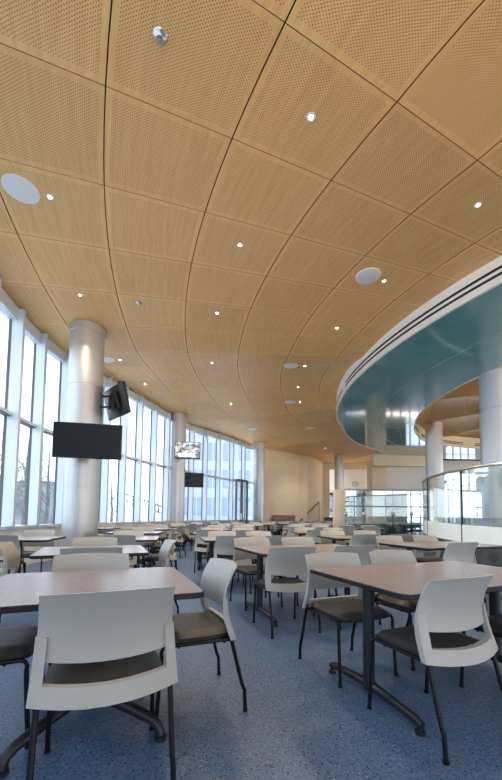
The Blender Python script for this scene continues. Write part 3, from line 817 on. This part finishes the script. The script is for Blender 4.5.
# wooden bench against the angled wall
bn = empty('wooden_bench', (2.35, 22.88, 0), radians(50))
m_ = MB(); m_.box((0, 0, .44), (2.5, .5, .06)); m_.build('seat', M['wood_brown'], bn, bevel=.008)
m_ = MB(); m_.box((0, .22, .80), (2.5, .06, .68)); m_.build('backrest', M['wood_brown'], bn, bevel=.008)
for x in (-1.2, 1.2): m_ = MB(); m_.box((x, 0, .205), (.06, .48, .41)); m_.build('leg', M['wood_brown'], bn)
tag(bn, 'brown wooden bench against the cream wall at the back', 'bench')
# handrail rising along the wall and steps
hr = MB(); a_, b_ = aty(300, 521, 24.6), aty(319, 502, 26.2)
hr.tube([a_, b_], .045, 8)
hr.tube([(a_.x, a_.y, 0), a_], .025, 8); hr.tube([(b_.x, b_.y, .0), b_], .025, 8)
tag(hr.build('stair_handrail', M['wood_brown']), 'sloping brown handrail by the steps at the back wall', 'handrail')
st = MB()
for i in range(6): st.box((6.3, 25.4 + i * .3, .09 + i * .0 + .17 * i / 2), (1.5, .3, .18 + .17 * i))
tag(st.build('stair_flight', M['base_dark']), 'short dark flight of steps beside the slim back column', 'steps')
# bulkhead box under the canopy at the back
p, q_ = aty(372, 460, 21.5), aty(426, 460, 21.5)
zt_, zb2 = aty(395, 453.5, 21.5).z, aty(395, 466.5, 21.5).z
m_ = MB(); m_.box(((p.x + q_.x) / 2, 21.5, (zt_ + zb2) / 2), (q_.x - p.x, .6, zt_ - zb2)); 
lb_ = m_.build('ceiling_bulkhead', M['cream'], bevel=.01); tag(lb_, 'cream box bulkhead hanging under the canopy beside the square pillar', 'bulkhead')
for x in (p.x + .3, q_.x - .3):
    m_ = MB(); m_.tube([(x, 21.5, zt_ - .02), (x, 21.5, ZC + .1)], .03, 6); m_.build('hanger_rod', M['greymetal'], lb_)
# blue poster beside the opening
p = aty(330, 502, 29.3)
m_ = MB(); m_.box((p.x, 29.44, 1.9), (1.1, .03, 1.9))
tag(m_.build('wall_poster', noisy('poster_print', (.03, .05, .16), (.45, .5, .8), 3, .4, detail=4)), 'blue and violet poster on the dark wall beyond the rear opening', 'poster')

# ------------------------------------------------------------------ outside
gm = MB(); gm.add([(-90, -20, -.45), (-2, -20, -.45), (-2, 28, -.45), (60, 40, -.45), (60, 140, -.45), (-90, 140, -.45)], [(0, 1, 2, 3, 4, 5)])
gm.build('snowy_ground', M['snow'], kind='structure')
# wooded bank
bk = MB(); vs = []; n = 80
for i in range(n + 1):
    t = i / n; ang = radians(165 - 52 * t); R = 46 + 14 * t
    bx, by = R * cos(ang) * 1.0, R * sin(ang) * .9 + 8
    hgt = 8.0 - 2.8 * t + random.uniform(-.5, .5)
    vs += [(bx * .9, by * .9, -.5), (bx * .95, by * .95, hgt * .7), (bx, by, hgt), (bx * 1.1, by * 1.1, -.5)]
bk.add(vs, [(i * 4 + k, i * 4 + k + 1, i * 4 + 5 + k, i * 4 + 4 + k) for i in range(n) for k in range(3)])
o = bk.build('wooded_bank', M['woods'], kind='stuff'); tag(o, 'grey winter woods on a bank beyond the windows', 'woods', kind='stuff')
def tree(x, y, h, label, seed):
    rn = random.Random(seed); t = empty('bare_tree', (x, y, -.45)); tr = MB(); br = MB()
    top = Vector((rn.uniform(-.3, .3), rn.uniform(-.3, .3), h))
    tr.tube([(0, 0, 0), top * .35 + Vector((.1, 0, 0)), top * .7, top], [.16, .12, .07, .02], 6)
    def branch(p, d, l, r, lev):
        q = p + d * l; mid = p + d * l * .5 + Vector((rn.uniform(-.1, .1), rn.uniform(-.1, .1), .06)) * l
        br.tube([p, mid, q], [r, r * .7, r * .3], 4, cap=False)
        if lev:
            for _ in range(3):
                s = rn.uniform(.3, .95); dd_ = (d + Vector((rn.uniform(-.8, .8), rn.uniform(-.8, .8), rn.uniform(0, .7)))).normalized(); branch(p + d * l * s, dd_, l * .55, r * .5, lev - 1)
    for i in range(13):
        s = .22 + .74 * i / 13; a = rn.uniform(0, 2 * pi); branch(top * s, Vector((cos(a), sin(a), rn.uniform(.5, 1.3))).normalized(), h * .3 * (1.15 - s), .05 * (1.2 - s), 2)
    tr.build('trunk', M['bark'], t); br.build('branches', M['bark'], t); tag(t, label, 'tree', 'bare trees outside the windows')
tl = [(1, 26, 8.5), (12, 30, 9.5), (24, 24, 6.5), (38, 30, 7.5), (46, 26, 6.5), (112, 38, 5.5), (150, 40, 3.6), (160, 36, 3.2), (128, 44, 4.5), (6, 20, 7)]
nm = ['seen at the far left edge, standing tall', 'tall, in the second window gap from left', 'low, left of the nearest column', 'just left of the blank television', 'half behind the nearest column edge', 'just right of the nearest column', 'small, left of the second column', 'smallest, beside the second column', 'between the two big columns', 'nearest the glass at far left']
for k, ((px, yy, h), s) in enumerate(zip(tl, nm)):
    p = aty(px, 500, yy); tree(p.x, yy, h, 'bare winter tree outside, ' + s, 50 + k)
# snowy slope with a railing outside
sl = MB(); a1, b1 = aty(124, 497, 34), aty(170, 515, 34)
sl.add([(a1.x, 33, -.45), (b1.x, 33, -.45), (b1.x, 33, b1.z - .3), (a1.x, 33, a1.z - .6), (a1.x, 38, -.45), (b1.x, 38, -.45), (b1.x, 38, b1.z - .3), (a1.x, 38, a1.z - .6)], [(0, 1, 2, 3), (3, 2, 6, 7), (4, 5, 6, 7), (0, 3, 7, 4), (1, 2, 6, 5)])
sl.build('snow_slope', M['snow'], kind='structure')
rl = MB(); rl.tube([(a1.x, 33.1, a1.z + .4), (b1.x, 33.1, b1.z + .6)], .05, 6)
for i in range(9):
    t = i / 8; x = a1.x + (b1.x - a1.x) * t; z = a1.z + (b1.z - a1.z) * t; rl.tube([(x, 33.1, z - .7), (x, 33.1, z + .4 + .2 * t)], .03, 5)
tag(rl.build('outdoor_railing', M['greymetal']), 'sloping metal railing on the snowy slope outside the windows', 'railing')
# neighbouring wing seen through the last windows
bl = empty('neighbouring_building', (-3.5, 46, -.45))
m_ = MB(); m_.box((-.5, 4, 6), (13, 8, 12)); m_.build('wall', M['facade'], bl)
for i in range(6):
    for j in range(3):
        m_ = MB(); m_.box((-5.6 + i * 2.05, -.03, 2.6 + j * 3.6), (1.5, .1, 2.3)); w_ = m_.build('window', M['facade_glass'], bl)
        m_ = MB(); m_.box((-5.6 + i * 2.05, -.1, 2.6 + j * 3.6), (.08, .06, 2.3)); m_.build('mullion', M['mullion'], w_)
m_ = MB(); m_.box((-.5, 4, 12.1), (13.4, 8.4, .35)); m_.build('roof', M['mullion'], bl)
tag(bl, 'grey-blue building wing with tall windows outside the far glazing', 'building')
